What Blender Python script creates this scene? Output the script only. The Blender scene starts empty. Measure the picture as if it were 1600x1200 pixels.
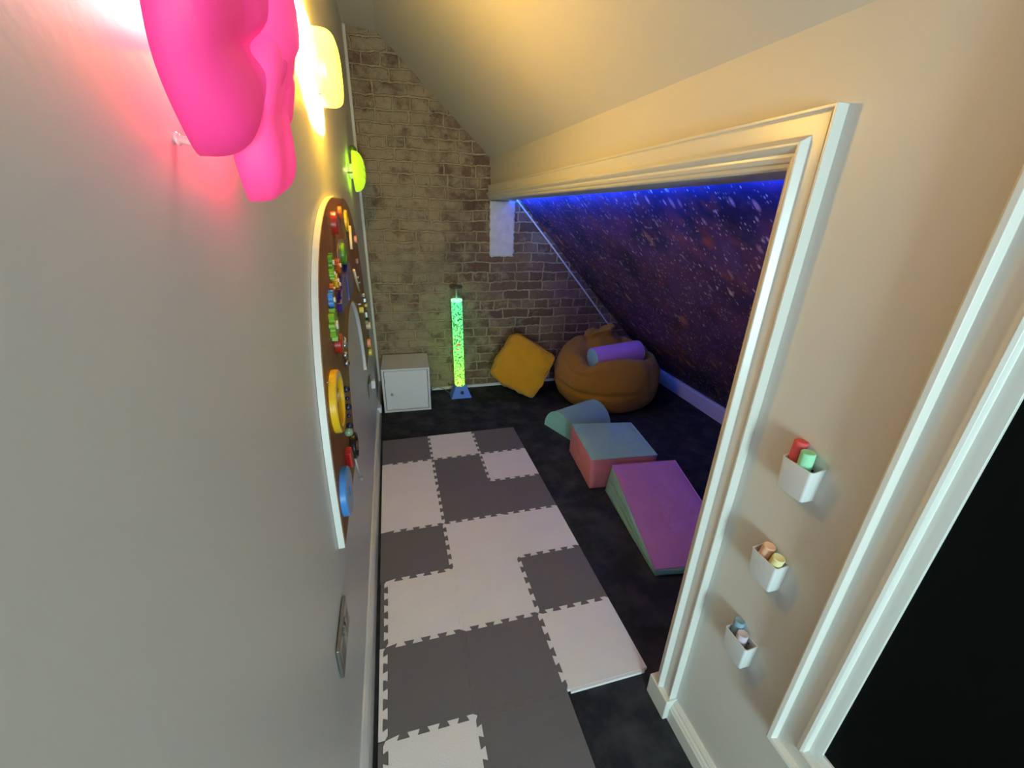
import bpy, bmesh, math, random
from mathutils import Vector, Matrix, noise
random.seed(4)
PI = math.pi
sc = bpy.context.scene
C = sc.collection

# ---------------- camera ----------------
cam_d = bpy.data.cameras.new('camera'); cam = bpy.data.objects.new('camera', cam_d); C.objects.link(cam)
cam_d.sensor_width = 36.0; cam_d.lens = 654.91 / 1600 * 36; cam_d.clip_start = 0.005; cam_d.clip_end = 100
yaw, pitch, roll = 0.2793, 0.4023, 0.0325
f = Vector((math.sin(yaw)*math.cos(pitch), math.cos(yaw)*math.cos(pitch), -math.sin(pitch)))
r = Vector((math.cos(yaw), -math.sin(yaw), 0)); u = r.cross(f)
r2 = r*math.cos(roll) + u*math.sin(roll); u2 = -r*math.sin(roll) + u*math.cos(roll)
m3 = Matrix((r2, u2, -f)).transposed()
cam.matrix_world = Matrix.Translation((0.151, -2.5417, 1.4785)) @ m3.to_4x4()
sc.camera = cam

# ---------------- world, big lights, exposure ----------------
sc.view_settings.view_transform = 'Standard'; sc.view_settings.look = 'None'
sc.view_settings.gamma = 1; sc.view_settings.exposure = 0.45; sc.view_settings.use_curve_mapping = False
w = bpy.data.worlds.new('world'); sc.world = w; w.use_nodes = True
w.node_tree.nodes['Background'].inputs[0].default_value = (0.93, 0.88, 1.0, 1)
w.node_tree.nodes['Background'].inputs[1].default_value = 1.4
def area(name, loc, target, sx, sy, power, col):
    d = bpy.data.lights.new(name, 'AREA'); d.shape = 'RECTANGLE'; d.size = sx; d.size_y = sy; d.energy = power; d.color = col
    o = bpy.data.objects.new(name, d); C.objects.link(o); o.location = loc
    o.rotation_euler = (Vector(target) - Vector(loc)).to_track_quat('-Z', 'Y').to_euler(); return o
def point(name, loc, power, col, rad=0.02):
    d = bpy.data.lights.new(name, 'POINT'); d.energy = power; d.color = col; d.shadow_soft_size = rad
    o = bpy.data.objects.new(name, d); C.objects.link(o); o.location = loc; return o
area('landing_window_light', (0.2, -4.9, 0.9), (0.6, -2.0, 0.8), 0.4, 0.9, 44, (0.62, 1.0, 0.98))

# ---------------- helpers ----------------
def link(o, parent=None):
    C.objects.link(o)
    if parent: o.parent = parent
    return o
def tag(o, label, cat, group=None, kind=None):
    o['label'] = label; o['category'] = cat
    if group: o['group'] = group
    if kind: o['kind'] = kind
    return o
def thing(name, label, cat, loc=(0,0,0), rot=(0,0,0), group=None):
    o = bpy.data.objects.new(name, None); C.objects.link(o); o.empty_display_size = 0.05
    o.location = loc; o.rotation_euler = rot
    return tag(o, label, cat, group)
def obj(name, bm, mat, parent=None, smooth=False, bevel=0, seg=2, subsurf=0, loc=None, rot=None):
    bmesh.ops.recalc_face_normals(bm, faces=bm.faces[:])
    me = bpy.data.meshes.new(name); bm.to_mesh(me); bm.free()
    for m in (mat if isinstance(mat, (list, tuple)) else [mat]): me.materials.append(m)
    if smooth:
        for p in me.polygons: p.use_smooth = True
    o = bpy.data.objects.new(name, me); link(o, parent)
    if loc: o.location = loc
    if rot: o.rotation_euler = rot
    if bevel:
        b = o.modifiers.new('b', 'BEVEL'); b.width = bevel; b.segments = seg; b.limit_method = 'ANGLE'; b.angle_limit = 0.6
        if smooth is False:
            for p in me.polygons: p.use_smooth = True
            b.harden_normals = True
    if subsurf:
        s = o.modifiers.new('s', 'SUBSURF'); s.levels = s.render_levels = subsurf
    return o
def struct(name, bm, mat, parent=None, **k):
    o = obj(name, bm, mat, parent, **k)
    if not parent: o['kind'] = 'structure'
    return o
def BM(): return bmesh.new()
def box(bm, x0, x1, y0, y1, z0, z1, mi=0):
    v = [bm.verts.new(p) for p in ((x0,y0,z0),(x1,y0,z0),(x1,y1,z0),(x0,y1,z0),(x0,y0,z1),(x1,y0,z1),(x1,y1,z1),(x0,y1,z1))]
    for q in ((0,3,2,1),(4,5,6,7),(0,1,5,4),(1,2,6,5),(2,3,7,6),(3,0,4,7)):
        fc = bm.faces.new([v[i] for i in q]); fc.material_index = mi
    return bm
def hexa(bm, pts):
    v = [bm.verts.new(p) for p in pts]
    for q in ((0,3,2,1),(4,5,6,7),(0,1,5,4),(1,2,6,5),(2,3,7,6),(3,0,4,7)): bm.faces.new([v[i] for i in q])
    return bm
def prism(bm, poly, axis, a, b, mi=0):
    """extrude 2D polygon along axis ('x','y','z') from a to b"""
    def P(p, t):
        return {'x': (t, p[0], p[1]), 'y': (p[0], t, p[1]), 'z': (p[0], p[1], t)}[axis]
    A = [bm.verts.new(P(p, a)) for p in poly]; B = [bm.verts.new(P(p, b)) for p in poly]
    n = len(poly)
    fs = [bm.faces.new(A[::-1]), bm.faces.new(B)]
    for i in range(n): fs.append(bm.faces.new((A[i], A[(i+1)%n], B[(i+1)%n], B[i])))
    for q in fs: q.material_index = mi
    bmesh.ops.triangulate(bm, faces=fs[:2])
    return bm
def lathe(bm, prof, n=32, M=Matrix(), mi=0, rfun=None):
    """prof: (r,z) list, about z, transformed by M"""
    rings = []
    for (rr, z) in prof:
        if rr < 1e-6: rings.append([bm.verts.new(M @ Vector((0,0,z)))])
        else: rings.append([bm.verts.new(M @ Vector((rr*math.cos(2*PI*i/n), rr*math.sin(2*PI*i/n), z))) for i in range(n)])
    for a, b in zip(rings, rings[1:]):
        for i in range(n):
            j = (i+1) % n
            if len(a) == 1 and len(b) == 1: continue
            if len(a) == 1: fc = bm.faces.new((a[0], b[i], b[j]))
            elif len(b) == 1: fc = bm.faces.new((a[i], a[j], b[0]))
            else: fc = bm.faces.new((a[i], a[j], b[j], b[i]))
            fc.material_index = mi
    return bm
def MX(loc, axis=(0,0,1)):
    """matrix sending +z to axis"""
    return Matrix.Translation(loc) @ Vector(axis).to_track_quat('Z', 'Y').to_matrix().to_4x4()
def tube(bm, pts, rad, n=8):
    pts = [Vector(p) for p in pts]; rings = []
    up = Vector((0.123, 0.37, 0.92))
    for i, p in enumerate(pts):
        d = (pts[min(i+1, len(pts)-1)] - pts[max(i-1, 0)]).normalized()
        a = d.cross(up).normalized(); b = d.cross(a)
        rings.append([bm.verts.new(p + rad*(a*math.cos(2*PI*k/n) + b*math.sin(2*PI*k/n))) for k in range(n)])
    for A, B in zip(rings, rings[1:]):
        for k in range(n): bm.faces.new((A[k], A[(k+1)%n], B[(k+1)%n], B[k]))
    bm.faces.new(rings[0][::-1]); bm.faces.new(rings[-1]); return bm
def ball(bm, c, rad, n=16, mi=0, sc3=(1,1,1)):
    res = bmesh.ops.create_uvsphere(bm, u_segments=n, v_segments=max(6, n//2), radius=rad)
    for v in res['verts']:
        v.co = Vector((v.co.x*sc3[0], v.co.y*sc3[1], v.co.z*sc3[2])) + Vector(c)
    return bm

# ---------------- materials ----------------
MATS = {}
def pm(name, col, rough=0.6, metal=0, spec=0.5, emis=None, es=0, bump=0, bscale=50, var=0, vscale=6, sheen=0, coat=0):
    if name in MATS: return MATS[name]
    m = bpy.data.materials.new(name); m.use_nodes = True; nt = m.node_tree; b = nt.nodes['Principled BSDF']
    b.inputs['Base Color'].default_value = (*col, 1); b.inputs['Roughness'].default_value = rough
    b.inputs['Metallic'].default_value = metal; b.inputs['Specular IOR Level'].default_value = spec
    b.inputs['Sheen Weight'].default_value = sheen; b.inputs['Coat Weight'].default_value = coat
    if emis: b.inputs['Emission Color'].default_value = (*emis, 1); b.inputs['Emission Strength'].default_value = es
    tc = nt.nodes.new('ShaderNodeTexCoord')
    if bump:
        n = nt.nodes.new('ShaderNodeTexNoise'); n.inputs['Scale'].default_value = bscale; n.inputs['Detail'].default_value = 5
        nt.links.new(tc.outputs['Object'], n.inputs['Vector'])
        bp = nt.nodes.new('ShaderNodeBump'); bp.inputs['Strength'].default_value = bump; bp.inputs['Distance'].default_value = 0.01
        nt.links.new(n.outputs['Fac'], bp.inputs['Height']); nt.links.new(bp.outputs[0], b.inputs['Normal'])
    if var:
        n = nt.nodes.new('ShaderNodeTexNoise'); n.inputs['Scale'].default_value = vscale; n.inputs['Detail'].default_value = 6
        nt.links.new(tc.outputs['Object'], n.inputs['Vector'])
        mx = nt.nodes.new('ShaderNodeMix'); mx.data_type = 'RGBA'
        mx.inputs['A'].default_value = (*[c*(1-var) for c in col], 1); mx.inputs['B'].default_value = (*[min(1, c*(1+var)) for c in col], 1)
        nt.links.new(n.outputs['Fac'], mx.inputs['Factor']); nt.links.new(mx.outputs['Result'], b.inputs['Base Color'])
    MATS[name] = m; return m
class NT:
    def __init__(s, name):
        s.m = bpy.data.materials.new(name); s.m.use_nodes = True; s.nt = s.m.node_tree; s.b = s.nt.nodes['Principled BSDF']
    def n(s, t, **k):
        x = s.nt.nodes.new('ShaderNode' + t)
        for a, v in k.items(): setattr(x, a, v)
        return x
    def l(s, a, b): s.nt.links.new(a, b)
    def mix(s, fac, a, b, blend='MIX'):
        x = s.n('Mix', data_type='RGBA', blend_type=blend)
        for key, val in (('Factor', fac), ('A', a), ('B', b)):
            if isinstance(val, (int, float)): x.inputs[key].default_value = val
            elif isinstance(val, tuple): x.inputs[key].default_value = (*val, 1)
            else: s.l(val, x.inputs[key])
        return x.outputs['Result']
    def ramp(s, fac, stops):
        x = s.n('ValToRGB'); el = x.color_ramp.elements
        while len(el) < len(stops): el.new(0.5)
        for e, (p, c) in zip(el, stops): e.position = p; e.color = (*c, 1) if isinstance(c, tuple) else (c, c, c, 1)
        s.l(fac, x.inputs['Fac']); return x.outputs['Color']
    def noise(s, vec, scale, detail=4, rough=0.5):
        x = s.n('TexNoise'); x.inputs['Scale'].default_value = scale; x.inputs['Detail'].default_value = detail; x.inputs['Roughness'].default_value = rough
        s.l(vec, x.inputs['Vector']); return x
    def math(s, op, a, b=0.0):
        x = s.n('Math', operation=op)
        for i, val in enumerate((a, b)):
            if isinstance(val, (int, float)): x.inputs[i].default_value = val
            else: s.l(val, x.inputs[i])
        return x.outputs[0]

PAINT = pm('wall_paint', (0.66, 0.63, 0.60), rough=0.42, bump=0.03, bscale=90, spec=0.35)
TRIM = pm('trim_gloss_paint', (0.72, 0.70, 0.67), rough=0.3, bump=0.02, bscale=30)
PLASTIC_W = pm('white_plastic', (0.74, 0.74, 0.77), rough=0.3)
def brick_mat():
    t = NT('old_brick'); tc = t.n('TexCoord')
    nz = t.noise(tc.outputs['Object'], 5, 4)
    nz2 = t.noise(tc.outputs['Object'], 28, 3)
    sub = t.n('VectorMath', operation='SUBTRACT'); t.l(nz.outputs['Color'], sub.inputs[0]); sub.inputs[1].default_value = (.5,.5,.5)
    scl = t.n('VectorMath', operation='SCALE'); t.l(sub.outputs[0], scl.inputs[0]); scl.inputs['Scale'].default_value = 0.035
    sub2 = t.n('VectorMath', operation='SUBTRACT'); t.l(nz2.outputs['Color'], sub2.inputs[0]); sub2.inputs[1].default_value = (.5,.5,.5)
    scl2 = t.n('VectorMath', operation='SCALE'); t.l(sub2.outputs[0], scl2.inputs[0]); scl2.inputs['Scale'].default_value = 0.024
    add = t.n('VectorMath', operation='ADD'); t.l(tc.outputs['Object'], add.inputs[0]); t.l(scl.outputs[0], add.inputs[1])
    add2 = t.n('VectorMath', operation='ADD'); t.l(add.outputs[0], add2.inputs[0]); t.l(scl2.outputs[0], add2.inputs[1])
    sep = t.n('SeparateXYZ'); t.l(add2.outputs[0], sep.inputs[0]); com = t.n('CombineXYZ')
    t.l(sep.outputs['X'], com.inputs['X']); t.l(sep.outputs['Z'], com.inputs['Y'])
    br = t.n('TexBrick', offset=0.5, squash=0.52, squash_frequency=3)
    for k, v in (('Scale', 1), ('Mortar Size', .0075), ('Mortar Smooth', .35), ('Bias', -.1), ('Brick Width', .225), ('Row Height', .0755)): br.inputs[k].default_value = v
    br.inputs['Color1'].default_value = (.10, .10, .10, 1); br.inputs['Color2'].default_value = (.9, .9, .9, 1); br.inputs['Mortar'].default_value = (.5, .5, .5, 1)
    t.l(com.outputs[0], br.inputs['Vector'])
    fac = br.outputs['Fac']
    brickc = t.ramp(br.outputs['Color'], [(0, (.12, .062, .043)), (.35, (.23, .115, .075)), (.65, (.29, .17, .115)), (1, (.40, .28, .19))])
    n3 = t.noise(tc.outputs['Object'], 34, 6, .7)
    brickc = t.mix(t.math('MULTIPLY', n3.outputs['Fac'], .8), brickc, (.10, .065, .05), 'MIX')
    mortc = t.mix(n3.outputs['Fac'], (.30, .225, .14), (.52, .41, .27))
    # plaster and mortar smeared over the bricks, heaviest at the left where the old render came off
    sx = t.n('SeparateXYZ'); t.l(tc.outputs['Object'], sx.inputs[0])
    grad = t.n('MapRange'); t.l(sx.outputs['X'], grad.inputs[0])
    grad.inputs[1].default_value = 0.45; grad.inputs[2].default_value = 1.15; grad.inputs[3].default_value = 0.12; grad.inputs[4].default_value = -0.11
    n4 = t.noise(tc.outputs['Object'], 9, 8, .68)
    sm = t.math('ADD', n4.outputs['Fac'], grad.outputs[0])
    smear = t.ramp(sm, [(.46, 0.0), (.62, 0.8)])
    col = t.mix(fac, brickc, mortc)
    col = t.mix(smear, col, mortc)
    n6 = t.noise(tc.outputs['Object'], 17, 6, .75)
    col = t.mix(t.ramp(n6.outputs['Fac'], [(.60, 0.0), (.70, .75)]), col, (.075, .05, .035))
    n5 = t.noise(tc.outputs['Object'], 3.1, 5, .6)
    col = t.mix(t.ramp(n5.outputs['Fac'], [(.55, 0.0), (.75, .55)]), col, (.12, .085, .06))
    t.l(col, t.b.inputs['Base Color']); t.b.inputs['Roughness'].default_value = .9
    h = t.math('SUBTRACT', t.math('MULTIPLY', n3.outputs['Fac'], .7), t.math('MULTIPLY', fac, .9))
    h = t.math('ADD', h, t.math('MULTIPLY', smear, .25))
    bp = t.n('Bump'); bp.inputs['Strength'].default_value = 1.0; bp.inputs['Distance'].default_value = .02
    t.l(h, bp.inputs['Height']); t.l(bp.outputs[0], t.b.inputs['Normal']); return t.m
BRICK = brick_mat()
def galaxy_mat():
    t = NT('space_mural_paper'); tc = t.n('TexCoord'); O = tc.outputs['Object']
    
    sp = t.n('SeparateXYZ'); t.l(O, sp.inputs[0])
    along = t.math('MULTIPLY', t.math('SUBTRACT', sp.outputs['X'], sp.outputs['Z']), .36)
    cb = t.n('CombineXYZ'); t.l(along, cb.inputs['X']); t.l(sp.outputs['Y'], cb.inputs['Y'])
    warp = t.noise(O, 3, 2); wv = t.n('VectorMath', operation='MULTIPLY_ADD'); t.l(warp.outputs['Color'], wv.inputs[0]); wv.inputs[1].default_value = (.06, .06, .0); t.l(cb.outputs[0], wv.inputs[2])
    SV = wv.outputs[0]
    n1 = t.noise(O, 2.3, 6, .6); n2 = t.noise(O, 6.5, 4, .6); n3 = t.noise(O, 14, 3, .5)
    base = t.ramp(n1.outputs['Fac'], [(.30, (.014, .012, .055)), (.45, (.035, .03, .14)), (.55, (.12, .06, .24)), (.66, (.05, .03, .14))])
    base = t.mix(t.ramp(n2.outputs['Fac'], [(.48, 0.0), (.72, .9)]), base, (.16, .06, .14))
    org = t.n('TexVoronoi'); org.inputs['Scale'].default_value = 5.5; t.l(O, org.inputs['Vector'])
    ob = t.math('MULTIPLY', t.ramp(org.outputs['Distance'], [(.10, 1.0), (.36, 0.0)]), t.ramp(n3.outputs['Fac'], [(.42, 0.0), (.62, .8)]))
    base = t.mix(ob, base, (.40, .11, .04))
    def stars(scale, r, thr, colr):
        v = t.n('TexVoronoi'); v.inputs['Scale'].default_value = scale; t.l(SV, v.inputs['Vector'])
        d = t.ramp(v.outputs['Distance'], [(r*.4, 1.0), (r, 0.0)])
        s3 = t.n('SeparateColor'); t.l(v.outputs['Color'], s3.inputs[0])
        k = t.math('GREATER_THAN', s3.outputs[0], thr)
        return t.math('MULTIPLY', t.math('MULTIPLY', d, k), s3.outputs[1])
    base = t.mix(stars(22, .30, .72, 0), base, (.85, .55, .62))
    base = t.mix(stars(44, .30, .55, 0), base, (.9, .75, .9))
    base = t.mix(stars(95, .34, .55, 0), base, (.9, .8, .95))
    base = t.mix(stars(9, .26, .70, 0), base, (.70, .32, .25))
    t.l(base, t.b.inputs['Base Color']); t.b.inputs['Roughness'].default_value = .6; t.b.inputs['Specular IOR Level'].default_value = .25
    return t.m
GALAXY = galaxy_mat()
def carpet_mat():
    t = NT('charcoal_carpet'); tc = t.n('TexCoord'); O = tc.outputs['Object']
    n1 = t.noise(O, 7, 5, .6); n2 = t.noise(O, 900, 2)
    c = t.mix(t.ramp(n1.outputs['Fac'], [(.42, 0.0), (.72, 1.0)]), (.022, .023, .030), (.075, .076, .084))
    c = t.mix(t.math('MULTIPLY', n2.outputs['Fac'], .5), c, (.03, .032, .04))
    t.l(c, t.b.inputs['Base Color']); t.b.inputs['Roughness'].default_value = 1; t.b.inputs['Specular IOR Level'].default_value = .1
    bp = t.n('Bump'); bp.inputs['Strength'].default_value = .7; bp.inputs['Distance'].default_value = .004
    t.l(n2.outputs['Fac'], bp.inputs['Height']); t.l(bp.outputs[0], t.b.inputs['Normal']); return t.m
CARPET = carpet_mat()
def foam_mat(name, c):
    return pm(name, c, rough=.75, bump=.12, bscale=260, var=.05, vscale=9, spec=.25)
MATW = foam_mat('white_foam', (.80, .77, .80)); MATG = foam_mat('grey_foam', (.155, .145, .155))
def cloth(name, c, sheen=.3): return pm(name, c, rough=.85, bump=.5, bscale=420, var=.13, vscale=5, sheen=sheen, spec=.2)
MINT = cloth('mint_cloth', (.36, .72, .69), .1); PINKC = cloth('coral_cloth', (.82, .26, .33), .1); LILAC = cloth('lilac_cloth', (.66, .31, .76), .1)
MUST = cloth('mustard_corduroy', (.46, .22, .022), .2); MUST2 = cloth('mustard_cushion_cloth', (.66, .30, .012), .2)

# ---------------- room ----------------
YB, YF = 0.82, -4.4
struct('floor', box(BM(), -.15, 2.65, YF, YB+.15, -.1, 0), CARPET)
struct('wall_left', box(BM(), -.15, -.03, YF, YB+.1, 0, 2.6), PAINT)
# brick gable wall: a relief mesh with uneven courses
bm = BM(); nx, nz = 210, 200; gx = lambda i: -.06 + 2.66*i/nx; gz = lambda j: -.01 + 2.56*j/nz
def relief(x, z):
    row = math.floor(z/.0755); fz = z/.0755 - row
    off = .5*(row % 2); fx = x/.225 + off; bid = math.floor(fx); fx -= bid
    e = min(min(fx, 1-fx)*.225, min(fz, 1-fz)*.0755)
    d = min(1, max(0, (e - .002)/.010))*.006
    d += .012*noise.noise(Vector((x*5, z*5, 1))) + .005*noise.noise(Vector((x*28, z*28, 3))) + .004*noise.noise(Vector((bid*3.1, row*7.7, 5)))
    return d
V = [[bm.verts.new((gx(i), YB - max(-.012, relief(gx(i), gz(j))), gz(j))) for i in range(nx+1)] for j in range(nz+1)]
for j in range(nz):
    for i in range(nx): bm.faces.new((V[j][i], V[j][i+1], V[j+1][i+1], V[j+1][i]))
struct('wall_back', bm, BRICK, smooth=True)
struct('wall_back_core', box(BM(), -.15, 2.65, YB+.025, YB+.15, 0, 2.6), BRICK)
# ceiling: flat strip and steep slope
struct('ceiling', prism(BM(), [(-.15, 2.45), (.16, 2.45), (.98, 1.713), (.98, 1.95), (.2, 2.65), (-.15, 2.65)], 'y', YF, YB+.1), PAINT)
# right wall: header over the opening, solid piece with a framed internal window
zb = lambda y: 1.515 + (YB - y)*(0.040/2.635)
bm = BM()
hexa(bm, [(.9,-1.82,zb(-1.82)),(1.045,-1.82,zb(-1.82)),(1.045,YB+.05,zb(YB)),(.9,YB+.05,zb(YB)),(.9,-1.82,1.80),(1.045,-1.82,1.70),(1.045,YB+.05,1.70),(.9,YB+.05,1.80)])
WY0, WY1, WZ0, WZ1 = -3.15, -2.254, .50, 1.62
box(bm, .9, 1.02, WY1, -1.82, 0, 1.80); box(bm, .9, 1.02, WY0, WY1, 0, WZ0); box(bm, .9, 1.02, WY0, WY1, WZ1, 1.80); box(bm, .9, 1.02, YF, WY0, 0, 1.80)
struct('wall_right', bm, PAINT)
# eaves space: mural on the slope, knee wall, near end wall
zg = lambda x: 1.294 - 1.03*(x - 1.351)
bm = BM(); prism(bm, [(1.0, zg(1.0)), (2.50, zg(2.50)), (2.60, zg(2.50)), (1.06, zg(1.0)+.05)], 'y', -2.1, YB+.06)
struct('ceiling_slope', bm, GALAXY)
struct('wall_knee', box(BM(), 2.49, 2.6, -2.1, YB+.06, 0, .2), PAINT)
struct('wall_eaves', box(BM(), 1.02, 2.6, -2.15, -2.05, 0, 1.6), PAINT)
# skirting boards
def skirt(prof, y0, y1): return prism(BM(), prof, 'y', y0, y1)
struct('baseboard_left', skirt([(-.031, 0), (-.012, 0), (-.012, .10), (-.016, .112), (-.016, .118), (-.024, .13), (-.031, .13)], YF, YB-.02), TRIM)
struct('baseboard_knee', skirt([(2.491, 0), (2.465, 0), (2.465, .105), (2.472, .12), (2.491, .12)], -2.05, YB-.005), TRIM)
struct('baseboard_right', skirt([(.901, 0), (.878, 0), (.878, .050), (.883, .056), (.881, .062), (.888, .068), (.887, .074), (.894, .082), (.901, .082)], YF, -1.90), TRIM)
struct('baseboard_back', box(BM(), .40, 2.45, YB-.022, YB+.01, 0, .022), TRIM)
# white batten on the brick beside the mural, whitewashed plaster patch, corner bead
bm = BM(); tube(bm, [(1.098, .788, 1.52), (1.40, .788, 1.19), (1.72, .788, .83), (2.03, .79, .475)], .0065, 6)
struct('trim_1', bm, pm('conduit_white', (.75, .78, .82), rough=.4))
def patch_bm():
    bm = BM(); rows = 26; cols = 12; g = []
    for j in range(rows+1):
        z = 1.505 - .40*j/rows; row = []
        for i in range(cols+1):
            x = .893 + .193*i/cols
            if i in (0, cols): x += .016*noise.noise(Vector((j*.9, i, 2)))
            zz = z + (.02*noise.noise(Vector((i*.7, 9, 2))) if j == rows else 0)
            row.append(bm.verts.new((x, .795 + .003*noise.noise(Vector((x*30, zz*30, 0))), zz)))
        g.append(row)
    for j in range(rows):
        for i in range(cols): bm.faces.new((g[j][i], g[j+1][i], g[j+1][i+1], g[j][i+1]))
    e = bmesh.ops.extrude_face_region(bm, geom=bm.faces[:])
    bmesh.ops.translate(bm, verts=[v for v in e['geom'] if isinstance(v, bmesh.types.BMVert)], vec=(0, .03, 0))
    return bm
struct('trim_2', patch_bm(), pm('whitewashed_plaster', (.60, .58, .60), rough=.8, bump=.5, bscale=30, var=.25, vscale=18), smooth=True)
struct('trim_3', box(BM(), -.031, -.012, .765, .80, .13, 2.45), PAINT, bevel=.004)
# door casing around the wide opening: profile swept along header and jamb
def casing(name, path, prof, scales, closed=False):
    bm = BM(); rings = []
    for k, (y, z) in enumerate(path):
        sy, sz = scales[k]
        rings.append([bm.verts.new((.9005 - h, y + sy*uu, z + sz*uu)) for (uu, h) in prof])
    n = len(rings); m = len(prof)
    for k in range(n if closed else n-1):
        A, B = rings[k], rings[(k+1) % n]
        for i in range(m-1): bm.faces.new((A[i], A[i+1], B[i+1], B[i]))
        bm.faces.new((A[m-1], A[0], B[0], B[m-1]))
    if not closed: bm.faces.new(rings[0][::-1]); bm.faces.new(rings[-1])
    return struct(name, bm, TRIM, bevel=.0012)
PROF = [(0,0),(0,.010),(.004,.016),(.010,.017),(.011,.022),(.018,.026),(.023,.025),(.025,.030),(.032,.036),(.036,.036),(.044,.022),(.071,.022),(.073,.020),(.075,.025),(.080,.025),(.080,0)]
casing('trim_4', [(YB-.008, zb(YB)), (-1.818, zb(-1.818)), (-1.818, 0)], PROF, [(0, 1.2), (-1, 1.2), (-1, 0)])
PROF2 = [(0,-.002),(0,.006),(.012,.010),(.020,.010),(.020,.024),(.026,.027),(.034,.020),(.038,.018),(.072,.018),(.076,.030),(.084,.032),(.088,.028),(.088,0)]
casing('window_1', [(WY1, WZ0), (WY1, WZ1), (WY0, WZ1), (WY0, WZ0)], PROF2, [(1,-1),(1,1),(-1,1),(-1,-1)], closed=True)
win = bpy.data.objects['window_1']
BLACK = pm('dark_glass', (.002, .003, .003), rough=.55, spec=.08)
obj('window_pane', box(BM(), .899, .912, WY0-.0, WY1+.0, WZ0-.0, WZ1+.0), BLACK, win)
struct('trim_5', box(BM(), .862, .902, -1.905, -1.812, 0, .085), TRIM, bevel=.004)

# LED strip behind the header
led = thing('led_strip', 'blue LED strip glowing behind the white header above the space mural', 'led strip', (1.052, -.6, 1.575))
LEDM = pm('blue_led', (.05, .1, .6), emis=(.015, .13, 1.0), es=165)
bm = BM(); hexa(bm, [(-.006,-1.30,.011),(.004,-1.30,.011),(.004,1.37,-.029),(-.006,1.37,-.029),(-.006,-1.30,.019),(.004,-1.30,.019),(.004,1.37,-.021),(-.006,1.37,-.021)])
obj('light_tape', bm, LEDM, led)
bm = BM(); hexa(bm, [(-.007,-1.30,.004),(.0062,-1.30,.004),(.0062,1.37,-.036),(-.007,1.37,-.036),(-.007,-1.30,.007),(.0062,-1.30,.007),(.0062,1.37,-.033),(-.007,1.37,-.033)])  # unseen ledge added below the tape to keep its blue light off the floor
obj('spill_blocker', bm, pm('aluminium', (.5, .5, .52), rough=.4, metal=.8), led)

# ---------------- floor mats ----------------
TP, TQ, Y0 = .300, .2934, .006
A_, DL = .0075, .0035
def seam(L):
    n = 5; p = L/n; out = []
    for k in range(n):
        s = k*p
        a = s + (.22*p if k == 0 else -DL)
        e = s + p + (-.22*p if k == n-1 else DL)
        out += [(a, -A_), (s + .5*p + DL, -A_), (s + .5*p - DL, A_), (e, A_)]
    return out
def tile_poly(x0, y0, w_, h_, teeth, full0=False):
    """teeth = (top, right, bottom, left) booleans; seams shared by neighbours"""
    P = []
    hs = [(a - x0, b) for a, b in seam(TP) if a > .034] if full0 else seam(w_)
    P.append((x0, y0)); P += [(x0 + a, y0 + b) for a, b in hs] if teeth[0] else []
    P.append((x0+w_, y0)); P += [(x0 + w_ + b, y0 - a) for a, b in seam(h_)] if teeth[1] else []
    P.append((x0+w_, y0-h_)); P += [(x0 + a, y0 - h_ + b) for a, b in reversed(hs)] if teeth[2] else []
    P.append((x0, y0-h_)); P += [(x0 + b, y0 - a) for a, b in reversed(seam(h_))] if teeth[3] else []
    cx, cy = x0 + w_/2, y0 - h_/2
    return [(cx + (a-cx)*.9975, cy + (b-cy)*.9975) for a, b in P], (cx, cy)
LAY = ['GWG', 'WGW', 'WGG', 'GWW', 'WWG', 'GGW', 'WG']
OFFX = .0
placewords = {
 (0,0): 'at the far left corner by the cube cabinet', (0,1): 'in the middle of the far edge of the mat', (0,2): 'at the far right corner of the mat',
 (1,0): 'against the left skirting, second row from far', (1,1): 'in the middle of the second row from far', (1,2): 'on the right edge beside the coral foam block',
 (2,0): 'against the left skirting, third row from far', (2,1): 'in the middle of the third row from far', (2,2): 'on the right edge, level with the wedge top',
 (3,0): 'against the left skirting between two white tiles', (3,1): 'in the middle of the fourth row from far', (3,2): 'on the right edge beside the wedge middle',
 (4,0): 'at the left, beside the narrow grey edging', (4,1): 'in the middle of the fifth row from far', (4,2): 'on the right edge between two white tiles',
 (5,0): 'at the left, beside the narrow white edging', (5,1): 'in the middle of the sixth row from far', (5,2): 'on the right edge nearest the door casing foot',
 (6,0): 'nearest the camera at the left', (6,1): 'nearest the camera at the right'}
for rr, row in enumerate(LAY):
    for cc, ch in enumerate(row):
        x0 = cc*TP; wd = TP
        if cc == 0 and rr >= 4: x0 = .024; wd = TP - .024
        y0 = Y0 - rr*TQ
        teeth = (rr > 0, cc < len(row)-1, (rr < 6) and not (rr == 5 and cc == 2), cc > 0 or rr >= 4)
        if rr == 5 and cc == 0: pass
        poly, c = tile_poly(x0, y0, wd, TQ, teeth, full0=(cc == 0))
        if rr == 5 and cc == 2:   # nearest right tile keeps the notch of its missing corner
            pass
        bm = prism(BM(), [(a - c[0], b - c[1]) for a, b in poly], 'z', 0, .012)
        o = obj('foam_mat_tile', bm, MATW if ch == 'W' else MATG); o.location = (c[0], c[1], .0005)
        tag(o, ('white' if ch == 'W' else 'grey') + ' puzzle foam tile ' + placewords[(rr, cc)], 'floor mat', 'interlocking foam mat tiles on the carpet')
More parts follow.
